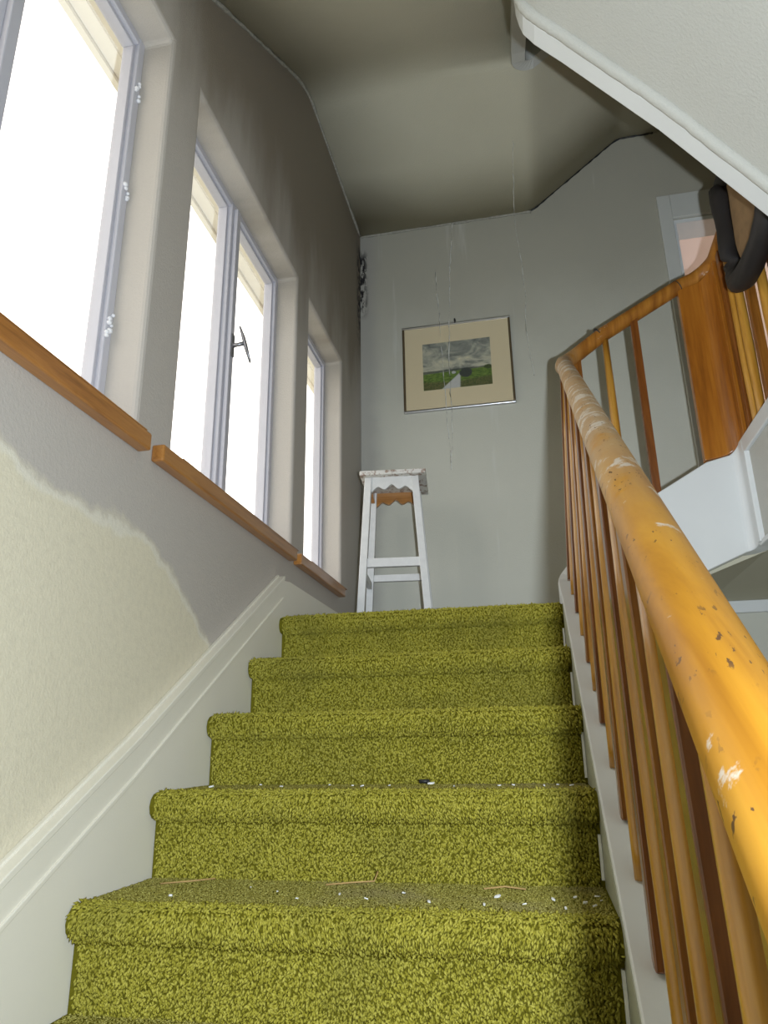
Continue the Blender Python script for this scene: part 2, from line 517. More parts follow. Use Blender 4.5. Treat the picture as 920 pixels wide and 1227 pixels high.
# ceiling: plastered underside of the flight and landings overhead, folded over bends
def zA(y):
    s_ = 2.47 + 0.72 * (y - 1.69)
    top = 3.165
    k = 0.045
    v = -k * math.log(math.exp(-s_ / k) + math.exp(-top / k))
    f = min(1.0, max(0.0, (y - 2.62) / 0.14))
    return v + (top - v) * f * f
def zB(x):
    lo, hi = 3.165, 3.615
    s_ = lo + 0.80 * (x - 0.19)
    k = 0.012
    v = max(lo, s_) + k * math.log(1 + math.exp(-abs(s_ - lo) / k))
    return min(v, hi) - k * math.log(1 + math.exp(-abs(v - hi) / k))
V, F = [], []
ysA = [0.9 + 1.86 * i / 30 for i in range(31)]
xsA = [XW + 0.002, -0.4, 0.115]
for y in ysA:
    for x in xsA:
        V.append((x, y, zA(y)))
for i in range(len(ysA) - 1):
    for j in range(2):
        k = i * 3 + j
        F.append((k, k + 1, k + 4, k + 3))
k0 = len(V)
xsB = [XW + 0.002, -0.4] + [0.115 + 0.85 * i / 34 for i in range(35)] + [1.0, 1.4, XR]
for x in xsB:
    for y in (2.76, 2.80, 2.86, 3.3, YB - 0.002):
        V.append((x, y, zB(x)))
for i in range(len(xsB) - 1):
    for j in range(4):
        k = k0 + 5 * i + j
        F.append((k, k + 1, k + 6, k + 5))
k1 = len(V)
V += [(XW + 0.002, YFRONT, zA(0.9)), (0.115, YFRONT, zA(0.9)), (0.115, 0.9, zA(0.9)), (XW + 0.002, 0.9, zA(0.9))]
F.append((k1, k1 + 1, k1 + 2, k1 + 3))
ceil = mesh('ceiling', V, F, 'ceiling', None, True)
bm = bmesh.new()
bm.from_mesh(ceil.data)
bmesh.ops.remove_doubles(bm, verts=bm.verts, dist=0.004)
bmesh.ops.recalc_face_normals(bm, faces=bm.faces)
bm.to_mesh(ceil.data)
bm.free()
for p in ceil.data.polygons:
    p.use_smooth = True
sm = ceil.modifiers.new('solid', 'SOLIDIFY')
sm.thickness = 0.16
sm.offset = 1.0
# make the thickness go upwards
if sum(p.normal.z for p in ceil.data.polygons) < 0:
    ceil.data.flip_normals()
struct(ceil, 'dull cream plaster ceiling rising and then level over the landing')
struct(box('ceiling_upper', XW, XR, YFRONT, YB, ZT, ZT + 0.2, 'ceiling'), 'pale ceiling at the top of the stair well')

# ragged filler beads where the ceiling meets the walls
pts = [(XW + 0.004, y, zA(y) - 0.004 + rnd.uniform(-.002, .002)) for y in [1.2 + (YB - 1.22) * i / 60 for i in range(61)]]
struct(tube('trim_1', pts, [0.007 + rnd.uniform(-.002, .003) for _ in pts], 'crack', None, 6), 'cracked filler line along ceiling and window wall')
pts = [(XW + 0.01 + (0.18 - XW) * i / 40, YB - 0.004, 3.165 + rnd.uniform(-.002, .002)) for i in range(41)]
struct(tube('trim_2', pts, [0.0075 + rnd.uniform(-.002, .003) for _ in pts], 'crack', None, 6), 'cracked filler line along ceiling and end wall')
pts = [(0.19 + 0.78 * i / 40, YB - 0.003, zB(0.19 + 0.78 * i / 40) + rnd.uniform(-.002, .002)) for i in range(41)]
struct(tube('trim_3', pts, [0.005 + rnd.uniform(-.002, .003) for _ in pts], M['black'], None, 6), 'dark open crack under the sloping ceiling')

# ------------------------------------------------------------------ windows
XFR = XW - 0.092
def make_window(i, y0, y1, z0, z1, double, sill):
    root = empty('window_%d' % i, (XFR, (y0 + y1) / 2, z0))
    struct(root, ['tall two-part window nearest the foot of the stairs', 'two-part window with a lever handle on its mullion', 'narrow single-pane window beside the landing corner'][i - 1])
    fw, x0, x1 = 0.030, XFR - 0.055, XFR
    parts = [boxes('window_frame', [(x0, x1, y0, y0 + fw, z0, z1), (x0, x1, y1 - fw, y1, z0, z1), (x0, x1, y0 + fw, y1 - fw, z1 - fw, z1), (x0, x1, y0 + fw, y1 - fw, z0, z0 + 0.05)], 'win_frame', None, 0.004)]
    ym = (y0 + y1) / 2
    spans = [(y0 + fw, ym - 0.03), (ym + 0.03, y1 - fw)] if double else [(y0 + fw, y1 - fw)]
    if double:
        parts.append(boxes('mullion', [(x0, x1 + 0.004, ym - 0.03, ym + 0.03, z0, z1 - 0.02)], 'win_frame', None, 0.004))
        parts.append(boxes('cover_strip', [(x1 + 0.004, x1 + 0.02, ym - 0.014, ym + 0.018, z0, z1 - 0.035)], 'win_frame', None, 0.003))
    for (a, b) in spans:
        parts.append(boxes('sash', [(x0 + 0.01, x1 - 0.012, a, a + 0.012, z0 + 0.05, z1 - fw), (x0 + 0.01, x1 - 0.012, b - 0.012, b, z0 + 0.05, z1 - fw),
                                    (x0 + 0.01, x1 - 0.012, a + 0.012, b - 0.012, z1 - fw - 0.014, z1 - fw), (x0 + 0.01, x1 - 0.012, a + 0.012, b - 0.012, z0 + 0.05, z0 + 0.066)], 'win_frame', None, 0.002))
        parts.append(box('pane', x0 + 0.022, x0 + 0.026, a + 0.012, b - 0.012, z0 + 0.066, z1 - fw - 0.014, 'glass'))
    s = box('window_sill', XFR - 0.004, XW + 0.035, y0 + 0.001, y1 - 0.001, z0 - 0.001, z0 + 0.0015, 'wood_sill')
    parts.append(s)
    n = boxes('sill_nosing', [(XW + 0.001, XW + 0.036, sill[0], sill[1], z0 - 0.045, z0 + 0.0)], 'wood_sill', None, 0.005)
    parts.append(n)
    adopt(root, *parts)
    return root
W1 = make_window(1, *WIN[0], True, (0.40, 1.475))
W2 = make_window(2, *WIN[1], True, (1.535, 2.605))
W3 = make_window(3, *WIN[2], False, (2.655, 3.345))
# lever handle on the second window
ym = (WIN[1][0] + WIN[1][1]) / 2
hx, hz = XFR + 0.02, 1.38
h1 = box('handle_plate', hx, hx + 0.006, ym - 0.010, ym + 0.012, hz - 0.045, hz + 0.045, 'metal', None, 0.003)
h2 = tube('handle_stem', [(hx, ym, hz), (hx + 0.022, ym, hz), (hx + 0.048, ym + 0.002, hz + 0.004)], [0.010, 0.007, 0.008], 'metal')
h3 = tube('handle_lever', [(hx + 0.030, ym - 0.006, hz + 0.070), (hx + 0.042, ym, hz + 0.03), (hx + 0.052, ym + 0.004, hz - 0.01), (hx + 0.068, ym + 0.012, hz - 0.07)], [0.004, 0.009, 0.010, 0.005], 'metal', None, 10, (1.3, 0.7))
adopt(W2, h1, h2, h3)
# lumpy latch pins left on the frame of the first window
for (zc, k) in ((1.80, 3), (1.44, 2), (1.02, 4)):
    V, F = [], []
    bm = bmesh.new()
    for q in range(k + 3):
        mtx = Matrix.Translation((XFR + 0.004, WIN[0][1] - 0.018 + rnd.uniform(-.010, .010), zc + (q - k / 2) * 0.011 + rnd.uniform(-.004, .004)))
        bmesh.ops.create_icosphere(bm, subdivisions=1, radius=rnd.uniform(.005, .009), matrix=mtx)
    me = bpy.data.meshes.new('hinge_lump')
    bm.to_mesh(me); bm.free()
    adopt(W1, link('hinge_lump', me, 'putty', None, True))

struct(box('ground', -160, 160, -160, 160, -4.6, -4.4, plaster('outdoor_ground', (0.34, 0.33, 0.26), (0.44, 0.42, 0.34))), 'unseen ground outside the house, made pale to bounce daylight')  # unseen ground, added to set how much daylight bounces up indoors
# boarded eave outside, seen through the panes
ev = empty('roof_eave', (-1.22, 1.7, 2.29))
tag(ev, 'pale yellow boarded roof eave outside the windows', 'eave')
for i in range(3):
    adopt(ev, box('board', -1.13 - 0.06 * (i + 1), -1.13 - 0.06 * i - 0.006, -0.6, 4.6, 2.31 - 0.004 * i, 2.33 - 0.004 * i, 'eave_paint'))
adopt(ev, box('fascia', -1.335, -1.312, -0.6, 4.6, 2.285, 2.35, 'eave_paint'))

# ------------------------------------------------------------------ doorway and pink room beyond
d = empty('door_1', (1.36, YB, DOOR[2]))
struct(d, 'white doorway casing on the end wall opening to a pink room')
adopt(d, boxes('door_casing', [(0.925, 1.0, YB - 0.022, YB - 0.0, 0.986, 3.12), (1.72, 1.80, YB - 0.022, YB, 0.986, 3.12)], 'wall_plain', None, 0.004),
      box('door_lintel', 1.0, 1.72, YB - 0.022, YB, 2.955, 3.12, 'wall_plain', None, 0.004),
      boxes('door_lining', [(1.0, 1.018, YB, YB + 0.16, 0.986, 2.95), (1.702, 1.72, YB, YB + 0.16, 0.986, 2.95), (1.018, 1.702, YB, YB + 0.16, 2.925, 2.95)], 'white_gloss'))
V = boxv(0.55, 2.6, YB + 0.16, 5.2, 0.98, 3.6)
# room shell: one inside-out box, open to the daylight on its right through a window
rm = holed_wall('wall_room_right', 'X', 2.6, 2.7, (YB + 0.16, 5.0), (0.9, 5.1), [(4.05, 4.75, 1.5, 4.4)], 'pink')
struct(rm, 'pink side wall of the room beyond the doorway')
struct(box('wall_room_back', 0.45, 2.7, 4.9, 5.0, 0.9, 5.1, 'pink'), 'pink wall seen through the doorway')
struct(box('wall_room_left', 0.45, 0.55, YB + 0.16, 4.9, 0.9, 5.1, 'pink'), 'pink left wall of the room beyond the doorway')
struct(box('floor_room', 0.55, 2.6, YB + 0.16, 4.9, 0.9, 0.986, 'wood_brown'), 'brown floor of the room beyond the doorway')
struct(box('ceiling_room', 0.55, 2.6, YB + 0.16, 4.9, 5.0, 5.1, 'pink'), 'pale ceiling of the room beyond the doorway')

# ------------------------------------------------------------------ staircase
R, G = 0.18, 0.2741
YN, ZN = 1.3418, -0.2737
XL, XC = -0.879, 0.105
NB, NO = 0.058, 0.036
def nose(y):
    return ZN + (y - YN) * R / G
st = empty('staircase', (-0.39, 2.4, ZN))
tag(st, 'stairs fully covered in shaggy olive green carpet', 'staircase')

def tufts(name, P, T, N, length, width, mat, parent):
    # many little yarn ends: stretched six-cornered grains, P base, T lie direction, N outward normal
    n = len(P)
    B = np.cross(N, T)
    B /= np.linalg.norm(B, axis=1)[:, None] + 1e-9
    L = length[:, None]
    W = width[:, None]
    c = P + N * W * 0.6 + T * L * 0.5
    up = np.cross(T, B)
    V = np.stack([P, P + T * L + N * W * 0.25, c + B * W, c - B * W, c + up * W, c - up * W], 1).reshape(-1, 3)
    f = np.array([(0, 2, 4), (0, 4, 3), (0, 3, 5), (0, 5, 2), (1, 4, 2), (1, 3, 4), (1, 5, 3), (1, 2, 5)])
    Fx = (np.arange(n)[:, None, None] * 6 + f[None]).reshape(-1)
    me = bpy.data.meshes.new(name)
    me.vertices.add(len(V))
    me.vertices.foreach_set('co', V.ravel())
    me.loops.add(len(Fx))
    me.loops.foreach_set('vertex_index', Fx)
    nf = len(Fx) // 3
    me.polygons.add(nf)
    me.polygons.foreach_set('loop_start', np.arange(nf) * 3)
    me.polygons.foreach_set('loop_total', np.full(nf, 3))
    me.update(calc_edges=True)
    me.validate()
    me.polygons.foreach_set('use_smooth', np.ones(nf, bool))
    o = link(name, me, mat)
    tag(o, None, None, None, 'stuff')
    adopt(parent, o)
    return o

def scatter(profile, x0, x1, dens):
    # profile: list of (y, z) going up the step; returns points, tangents (down the fall) and normals
    pr = np.array(profile)
    seg = np.diff(pr, axis=0)
    ln = np.linalg.norm(seg, axis=1)
    tot = ln.sum()
    q_ = math.sqrt(dens)
    ns, nx = max(1, int(tot * q_)), max(1, int((x1 - x0) * q_))
    gs, gx = np.meshgrid(np.arange(ns), np.arange(nx), indexing='ij')
    n = ns * nx
    ss = np.clip((gs.ravel() + 0.5 + rng.uniform(-.55, .55, n)) / ns, 0, 0.9999) * tot
    xx = x0 + np.clip((gx.ravel() + 0.5 + rng.uniform(-.55, .55, n)) / nx, 0, 1) * (x1 - x0)
    cum = np.r_[0, np.cumsum(ln)]
    k = np.clip(np.searchsorted(cum, ss) - 1, 0, len(ln) - 1)
    fr = (ss - cum[k]) / ln[k]
    q = pr[k] + seg[k] * fr[:, None]
    tg = seg[k] / ln[k][:, None]
    P = np.c_[xx, q]
    N = np.c_[np.zeros(n), -tg[:, 1], tg[:, 0]]
    T = np.c_[np.zeros(n), -tg]
    return P, T, N

def pile(profile, x0, x1, dens, ln, wd, lift, sway, name, mat, parent):
    P, T, N = scatter(profile, x0, x1, dens)
    n = len(P)
    side = np.zeros((n, 3)); side[:, 0] = 1
    sw = np.sin(P[:, 0] * 9 + P[:, 2] * 23) * 0.35 + rng.normal(0, sway, n)
    D = T + N * (lift + rng.normal(0, 0.22, n))[:, None] + side * sw[:, None]
    flip = rng.random(n) < 0.12
    D[flip] -= 1.6 * T[flip]
    D /= np.linalg.norm(D, axis=1)[:, None]
    tufts(name, P - N * 0.001, D, N, ln * rng.uniform(0.7, 1.3, n), wd * rng.uniform(0.75, 1.25, n), mat, parent)

def make_step(k):
    yn, zt = YN + (k - 1) * G, ZN + (k - 1) * R
    zb = zt - R
    yr = yn + NO                       # riser face
    last = k == 5
    yback = yn + G + NO if not last else YB
    r_ = NB / 2
    nose_pts = [(yn + r_ + r_ * math.cos(math.radians(a)), zt - r_ + r_ * math.sin(math.radians(a))) for a in (270, 240, 210, 180, 150, 120, 90)]
    prof = [(yr, zb), (yr, zt - NB)] + nose_pts + [(yback, zt)]
    poly = prof + [(yback, zb - 0.10), (yr + 0.0, zb - 0.10)]
    body = prism('step' if not last else 'landing', poly, XL if not last else XW + 0.001, XC if not last else 0.12, 'X', 'backing')
    adopt(st, body)
    near = 1.0 if k < 3 else 0.85
    if k >= 0:
        es = box('edge_strip', XC - 0.0070, XC - 0.0015, yr - 0.012, yr + 0.001, zb + 0.015, zt - NB - 0.012 * (k % 3), 'flake')
        adopt(body, es)
    x0, x1 = XL + 0.006, XC - 0.008
    if k >= 0:
        pile([(yr, zb + 0.003), (yr, zt - NB)], x0 + 0.004, x1 - 0.006, 70000 * near, 0.0125, 0.0025, 0.32, 0.75, 'riser_pile', 'yarn', body)
        pile(nose_pts + [(yn + r_ + 0.025, zt)], x0 + 0.003, x1, 70000 * near, 0.0145, 0.0024, 0.24, 0.40, 'nosing_pile', 'yarn', body)
        pile([(yn + r_ + 0.015, zt), (min(yback, yn + G + NO + 0.02) if not last else YB - 0.02, zt)], x0, x1, 60000 if k < 3 else 16000, 0.007, 0.0018 if k < 3 else 0.003, 0.25, 1.0, 'tread_pile', 'yarn_trodden', body)
    return body
STEPS = {k: make_step(k) for k in range(-2, 6)}

# wall string with its two beads, on the window side
def nl(y, dz):
    return nose(y) + dz
ytop = 2.47
poly = [(-0.6, nl(-0.6, -0.42)), (ytop, nl(ytop, -0.42)), (YB, 0.2), (YB, 0.596), (ytop + 0.08, 0.596), (ytop, 0.585), (1.541, 0.010), (1.162, -0.205), (-0.6, -1.33)]
adopt(st, prism('wall_string', poly, XW + 0.0005, XL - 0.002, 'X', 'cream_gloss', None, 0.003))
def strip(name, dz, wdt, x1):
    p = [(-0.6, -1.33 + dz), (1.162, -0.205 + dz), (1.541, 0.010 + dz), (ytop, 0.585 + dz), (ytop, 0.585 + dz + wdt), (1.541, 0.010 + dz + wdt), (1.162, -0.205 + dz + wdt), (-0.6, -1.33 + dz + wdt)]
    adopt(st, prism(name, p, XW + 0.0008, x1, 'X', 'cream_gloss', None, 0.002))
strip('string_bead', 0.0, 0.016, XL + 0.006)
strip('string_bead', -0.075, 0.012, XL + 0.003)
strip('string_fillet', 0.014, 0.008, XW + 0.012)

# outer string of the first flight, corner, short second flight
XS, HS = 0.138, 0.032
YS = 2.755
zt2 = lambda x: 0.905 + 0.57 * (x - 0.52)
plan, zb_, zt_ = [], [], []
for y in (-0.8, 0.0, 0.8, 1.6, 2.3, 2.45):
    plan.append((XS, y)); zt_.append(nose(y) + 0.004); zb_.append(nose(y) - 0.40)
a = arc(XS + 0.075, YS - 0.075, 0.075, 180, 90, 6)
for i, p in enumerate(a):
    f = i / 6
    plan.append(p); zt_.append(0.565 + f * (zt2(p[0]) - 0.565)); zb_.append(0.17 + f * 0.20)
for x in (0.35, 0.52, 0.69):
    plan.append((x, YS)); zt_.append(zt2(x)); zb_.append(0.58 + 0.42 * (x - 0.62))
a2 = arc(0.775, YS - 0.06, 0.06, 90, 0, 6)
for i, p in enumerate(a2):
    f = i / 6
    plan.append(p); zt_.append(zt2(0.69) + 0.02 + f * (1.06 - zt2(0.69) - 0.02)); zb_.append(0.645 + 0.012 * f)
plan.append((0.835, 2.66)); zt_.append(1.06); zb_.append(0.657)
STR = ribbon('outer_string', plan, zb_, zt_, HS, 'white_gloss', None, 0.004)
adopt(st, STR)
adopt(st, prism('string_shade_panel', [(-0.75, nose(-0.75) - 0.3), (2.44, nose(2.44) - 0.3), (2.44, nose(2.44) - 0.003), (-0.75, nose(-0.75) - 0.003)], XC - 0.0008, XC + 0.003, 'X', 'string_shade'))  # thin facing added to carry the painted grazing shade
# landing edge on the far side of the well: recessed panel framed by beads
LX = 0.835
adopt(st, box('landing_edge', LX - 0.020, LX + 0.05, 0.55, 2.655, 0.665, 1.0, 'soffit'))
adopt(st, box('edge_cap', LX - HS, LX + 0.06, 0.55, 2.66, 1.0, 1.06, 'white_gloss', None, 0.004))
adopt(st, box('edge_bead', LX - HS - 0.006, LX - HS + 0.016, 2.63, 2.66, 0.66, 1.0, 'white_gloss', None, 0.003))
adopt(st, box('edge_foot', LX - HS, LX + 0.05, 0.55, 2.66, 0.650, 0.668, 'white_gloss', None, 0.003))
adopt(st, box('upper_landing', LX + 0.02, XR, 0.55, YB, 0.66, 0.984, 'ceiling'))
for i in range(3):
    x = 0.19 + 0.225 * i
    x2 = x + 0.23 if i < 2 else LX + 0.02
    b = prism('step', [(x, 0.412 + 0.372 * (x - 0.12)), (x2, 0.412 + 0.372 * (x2 - 0.12)), (x2, 0.446 + 0.18 * (i + 1)), (x, 0.446 + 0.18 * (i + 1))], YS + HS, YB - 0.001, 'Y', 'backing')
    adopt(st, b)
adopt(st, hexa('flight_soffit', [(0.12, YS + HS - 0.004, 0.385), (LX + 0.03, YS + HS - 0.004, 0.662), (LX + 0.03, YB, 0.662), (0.12, YB, 0.385)], [(0.12, YS + HS - 0.004, 0.405), (LX + 0.03, YS + HS - 0.004, 0.682), (LX + 0.03, YB, 0.682), (0.12, YB, 0.405)], 'ceiling'))
adopt(st, box('landing_trim', LX, XR, YB - 0.03, YB - 0.001, 0.60, 0.66, 'white_gloss', None, 0.005))

# ------------------------------------------------------------------ balustrade
bal = empty('balustrade', (XS, 2.6, 0.5))
tag(bal, 'varnished wooden handrail with slat balusters along the stair well', 'railing')
def rail_x(y):
    return 0.1355 + 0.0382 * (y - 1.0)
def rail_z(y):
    return 0.362 + 0.66 * (y - 1.0)
path = [(rail_x(y), y, rail_z(y)) for y in [-0.8 + 3.36 * i / 24 for i in range(25)]]
ra = arc(rail_x(2.62) + 0.10, YS - 0.10, 0.10, 180, 90, 8)
for i, p in enumerate(ra):
    path.append((p[0], p[1], rail_z(2.6) + 0.012 + (i / 8) * (1.555 - rail_z(2.6) - 0.012)))
rz2 = lambda x: 1.50 + 0.565 * (x - 0.18)
for x in (0.38, 0.48, 0.60, 0.70):
    path.append((x, YS, rz2(x)))
for p in arc(0.755, YS - 0.08, 0.08, 90, 0, 7):
    path.append((p[0], p[1], 1.0))
n7 = 8
for i in range(n7):
    q = path[len(path) - n7 + i]
    path[len(path) - n7 + i] = (q[0], q[1], 1.815 + 0.04 * math.sin(i / (n7 - 1) * math.pi / 2))
for y in (2.55, 2.4, 2.2, 2.0, 1.7):
    path.append((0.835, y, 1.856))
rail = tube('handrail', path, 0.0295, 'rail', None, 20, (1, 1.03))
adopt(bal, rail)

for (xj, dx_) in ((0.36, 0.0015), (0.695, 0.0015)):
    zj = float(np.interp(xj, [p[0] for p in path[34:38]], [p[2] for p in path[34:38]]))
    adopt(bal, tube('rail_joint', [(xj - dx_, YS, zj - dx_ * 0.56), (xj + dx_, YS, zj + dx_ * 0.56)], 0.0308, 'black', None, 20))
def baluster(pb, pt, kind, sx, sy):
    b, t_ = Vector(pb), Vector(pt)
    hx_, hy_ = sx / 2, sy / 2
    if kind == 'wood_yellow':
        o = tube('baluster', [b, b.lerp(t_, 0.06), b.lerp(t_, 0.35), b.lerp(t_, 0.7), t_], [hx_ * 0.95, hx_ * 1.0, hx_ * 1.18, hx_ * 1.05, hx_ * 0.85], kind, None, 10)
    else:
        bot = [b + Vector(v) for v in ((-hx_, -hy_, 0), (hx_, -hy_, 0), (hx_, hy_, 0), (-hx_, hy_, 0))]
        top = [t_ + Vector(v) for v in ((-hx_, -hy_, 0), (hx_, -hy_, 0), (hx_, hy_, 0), (-hx_, hy_, 0))]
        o = hexa('baluster', bot, top, kind, None, 0.003)
    adopt(bal, o)
kinds = ['wood_orange', 'wood_yellow', 'wood_brown', 'wood_yellow']
ST_Z = list(zip([p[1] for p in plan[:6]], zt_[:6]))
i = 0
y = 2.63
while y > -0.5:
    zb2 = nose(y) + 0.003 if y < 2.45 else 0.452 + (y - 2.45) * 0.60
    kd = kinds[i % 4]
    baluster((XS + 0.012, y, zb2), (rail_x(y), y, rail_z(y) - 0.018), kd, 0.026, 0.036 if kd != 'wood_yellow' else 0.027)
    y -= 0.137 + rnd.uniform(-.012, .012)
    i += 1
for (x, kd) in ((0.265, 'wood_orange'), (0.385, 'wood_yellow'), (0.505, 'wood_brown')):
    baluster((x, YS, zt2(x) - 0.002), (x, YS, rz2(x) - 0.02), kd, 0.030, 0.030)
# curved newel panel in the corner
pp = [(0.69, YS), (0.73, YS), (0.755, YS)] + arc(0.760, YS - 0.072, 0.072, 90, 0, 8)[1:] + [(0.832, 2.655)]
n = len(pp)
pb_ = [zt2(0.69) + 0.012 + (1.062 - zt2(0.69) - 0.012) * min(1, k / (n - 2)) for k in range(n)]
pt_ = [rz2(0.69) - 0.015 + (1.845 - rz2(0.69)) * min(1, k / (n - 2)) for k in range(n)]
pan = ribbon('newel_panel', pp, pb_, pt_, 0.018, 'wood_panel', None, 0.003)
adopt(bal, pan)
for (y, kd) in ((2.612, 'wood_brown'), (2.555, 'wood_yellow'), (2.49, 'wood_yellow'), (2.38, 'wood_orange'), (2.26, 'wood_yellow'), (2.14, 'wood_brown'), (2.02, 'wood_yellow'), (1.90, 'wood_orange'), (1.78, 'wood_yellow')):
    baluster((0.835, y, 1.06), (0.835, y, 1.835), kd, 0.030, 0.036 if kd == 'wood_brown' else 0.030)

# ------------------------------------------------------------------ stair flight overhead
us = empty('upper_staircase', (0.9, 1.3, 1.0))
tag(us, 'white plastered underside and moulded edge of the stair flight overhead', 'staircase')
# lower edge of the flight that climbs across the front of the well
EDGE = [(0.944, 1.770, 0.969), (0.811, 1.735, 1.120), (0.672, 1.700, 1.279), (0.536, 1.667, 1.436), (0.434, 1.643, 1.554), (0.291, 1.611, 1.699),
        (0.200, 1.592, 1.793), (0.167, 1.585, 1.824), (0.129, 1.577, 1.861), (0.101, 1.571, 1.899), (0.093, 1.569, 1.927), (0.086, 1.567, 1.968), (0.082, 1.566, 2.10), (0.080, 1.566, 2.30)]
def slab(name, w0, w1, dz, th, mat, bevel=0.0, y_end=None):
    V, F = [], []
    n = len(EDGE)
    for (x, y, z) in EDGE:
        yy = y - w1 if y_end is None else y_end
        lo = (x + dz * 0.65, z + dz * 0.75)
        hi = (x + th * 0.65, z + th * 0.75)
        V += [(lo[0], y - w0, lo[1]), (lo[0], yy, lo[1]), (hi[0], yy, hi[1]), (hi[0], y - w0, hi[1])]
    for i in range(n - 1):
        k = 4 * i
        for j in range(4):
            F.append((k + j, k + (j + 1) % 4, k + 4 + (j + 1) % 4, k + 4 + j))
    F += [(0, 1, 2, 3), tuple(4 * (n - 1) + j for j in range(4))]
    o = mesh(name, V, F, mat)
    if bevel:
        m = o.modifiers.new('bevel', 'BEVEL')
        m.width = bevel
        m.segments = 2
        m.limit_method = 'ANGLE'
    adopt(us, o)
slab('soffit', 0.085, 0, 0.010, 0.25, 'soffit', 0, 0.25)
slab('string', 0.0, 0.062, 0.0, 0.30, 'white_gloss', 0.003)
dense = []
for i in range(len(EDGE) - 1):
    for k in range(6):
        dense.append(Vector(EDGE[i]).lerp(Vector(EDGE[i + 1]), k / 6))
dense.append(Vector(EDGE[-1]))
adopt(us, tube('edge_moulding', [p + Vector((0.006 + rnd.uniform(-.001, .001), -0.078, 0.007 + rnd.uniform(-.0015, .0015))) for p in dense], 0.018, 'soffit', None, 10))
# string of the flight over the windows with its tight rounded corner
plan, zb_, zt_ = [], [], []
for y in (1.0, 1.4, 1.8, 2.2, 2.5, 2.6, 2.68):
    plan.append((XS, y)); zb_.append(zA(y) - 0.07); zt_.append(zA(y) + 0.34)
for i, p in enumerate(arc(XS + 0.075, YS - 0.075, 0.075, 180, 90, 7)):
    plan.append(p); zb_.append(3.085 + 0.008 * i); zt_.append(3.51 + 0.01 * i)
for x in (0.35, 0.5, 0.7, 0.85):
    plan.append((x, YS)); zb_.append(zB(x) - 0.045); zt_.append(zB(x) + 0.34)
for x in (1.0, XR - 0.01):
    plan.append((x, YS)); zb_.append(zB(x) - 0.045); zt_.append(zB(x) + 0.34)
adopt(us, ribbon('corner_string', plan, zb_, zt_, HS, 'wall_plain', None, 0.003))

# ------------------------------------------------------------------ stool
sl = empty('bar_stool', (-0.64, 3.465, 0.446))
tag(sl, 'tall white painted stool with scalloped apron on the landing', 'stool')
ZS, ZL = 1.312, 0.447
def topleg(sx, sy):
    return Vector((-0.648 + sx * 0.117, 3.465 + sy * 0.118, ZS - 0.024))
def botleg(sx, sy):
    return Vector((-0.642 + sx * 0.168, 3.465 + sy * 0.168, ZL))
for sx in (-1, 1):
    for sy in (-1, 1):
        b, t_ = botleg(sx, sy), topleg(sx, sy)
        q = 0.018
        sq = ((-q, -q, 0), (q, -q, 0), (q, q, 0), (-q, q, 0))
        adopt(sl, hexa('leg', [b + Vector(v) for v in sq], [t_ + Vector(v) for v in sq], 'stool_white', None, 0.003))
adopt(sl, box('seat', -0.805, -0.475, 3.295, 3.635, ZS - 0.024, ZS, 'stool_seat', None, 0.004))
def apron(sy, mat, zl):
    pts = []
    x0, x1 = -0.648 - 0.105, -0.648 + 0.105
    for i in range(25):
        f = i / 24
        pts.append((x0 + (x1 - x0) * f, ZS - zl - 0.010 * math.cos(f * 6 * math.pi) + 0.018 * (1 - abs(2 * f - 1)) - 0.006))
    pts += [(x1, ZS - 0.024), (x0, ZS - 0.024)]
    yy = 3.465 + sy * 0.122
    adopt(sl, prism('apron', pts, yy - 0.009, yy + 0.009, 'Y', mat))
apron(-1, 'stool_white', 0.085)
apron(1, 'stool_raw', 0.085)
for sx in (-1, 1):
    pts = []
    for i in range(25):
        f = i / 24
        pts.append((3.465 - 0.105 + 0.21 * f, ZS - 0.085 - 0.010 * math.cos(f * 6 * math.pi) + 0.012))
    pts += [(3.57, ZS - 0.024), (3.36, ZS - 0.024)]
    xx = -0.648 + sx * 0.120
    adopt(sl, prism('apron', pts, xx - 0.009, xx + 0.009, 'X', 'stool_raw'))
def at_leg(sx, sy, z):
    b, t_ = botleg(sx, sy), topleg(sx, sy)
    return b.lerp(t_, (z - ZL) / (t_.z - ZL))
def stretcher(p, q, zc, h, horiz):
    a_, b_ = at_leg(*p, zc), at_leg(*q, zc)
    if horiz:
        adopt(sl, box('stretcher', a_.x, b_.x, a_.y - 0.011, a_.y + 0.011, zc - h / 2, zc + h / 2, 'stool_white', None, 0.002))
    else:
        adopt(sl, box('stretcher', a_.x - 0.011, a_.x + 0.011, a_.y, b_.y, zc - h / 2, zc + h / 2, 'stool_white', None, 0.002))
stretcher((-1, -1), (1, -1), 0.842, 0.044, True)
stretcher((-1, 1), (1, 1), 0.830, 0.036, True)
stretcher((-1, -1), (-1, 1), 0.79, 0.036, False)
stretcher((1, -1), (1, 1), 0.79, 0.036, False)

sl.rotation_euler = (0, 0, math.radians(6))

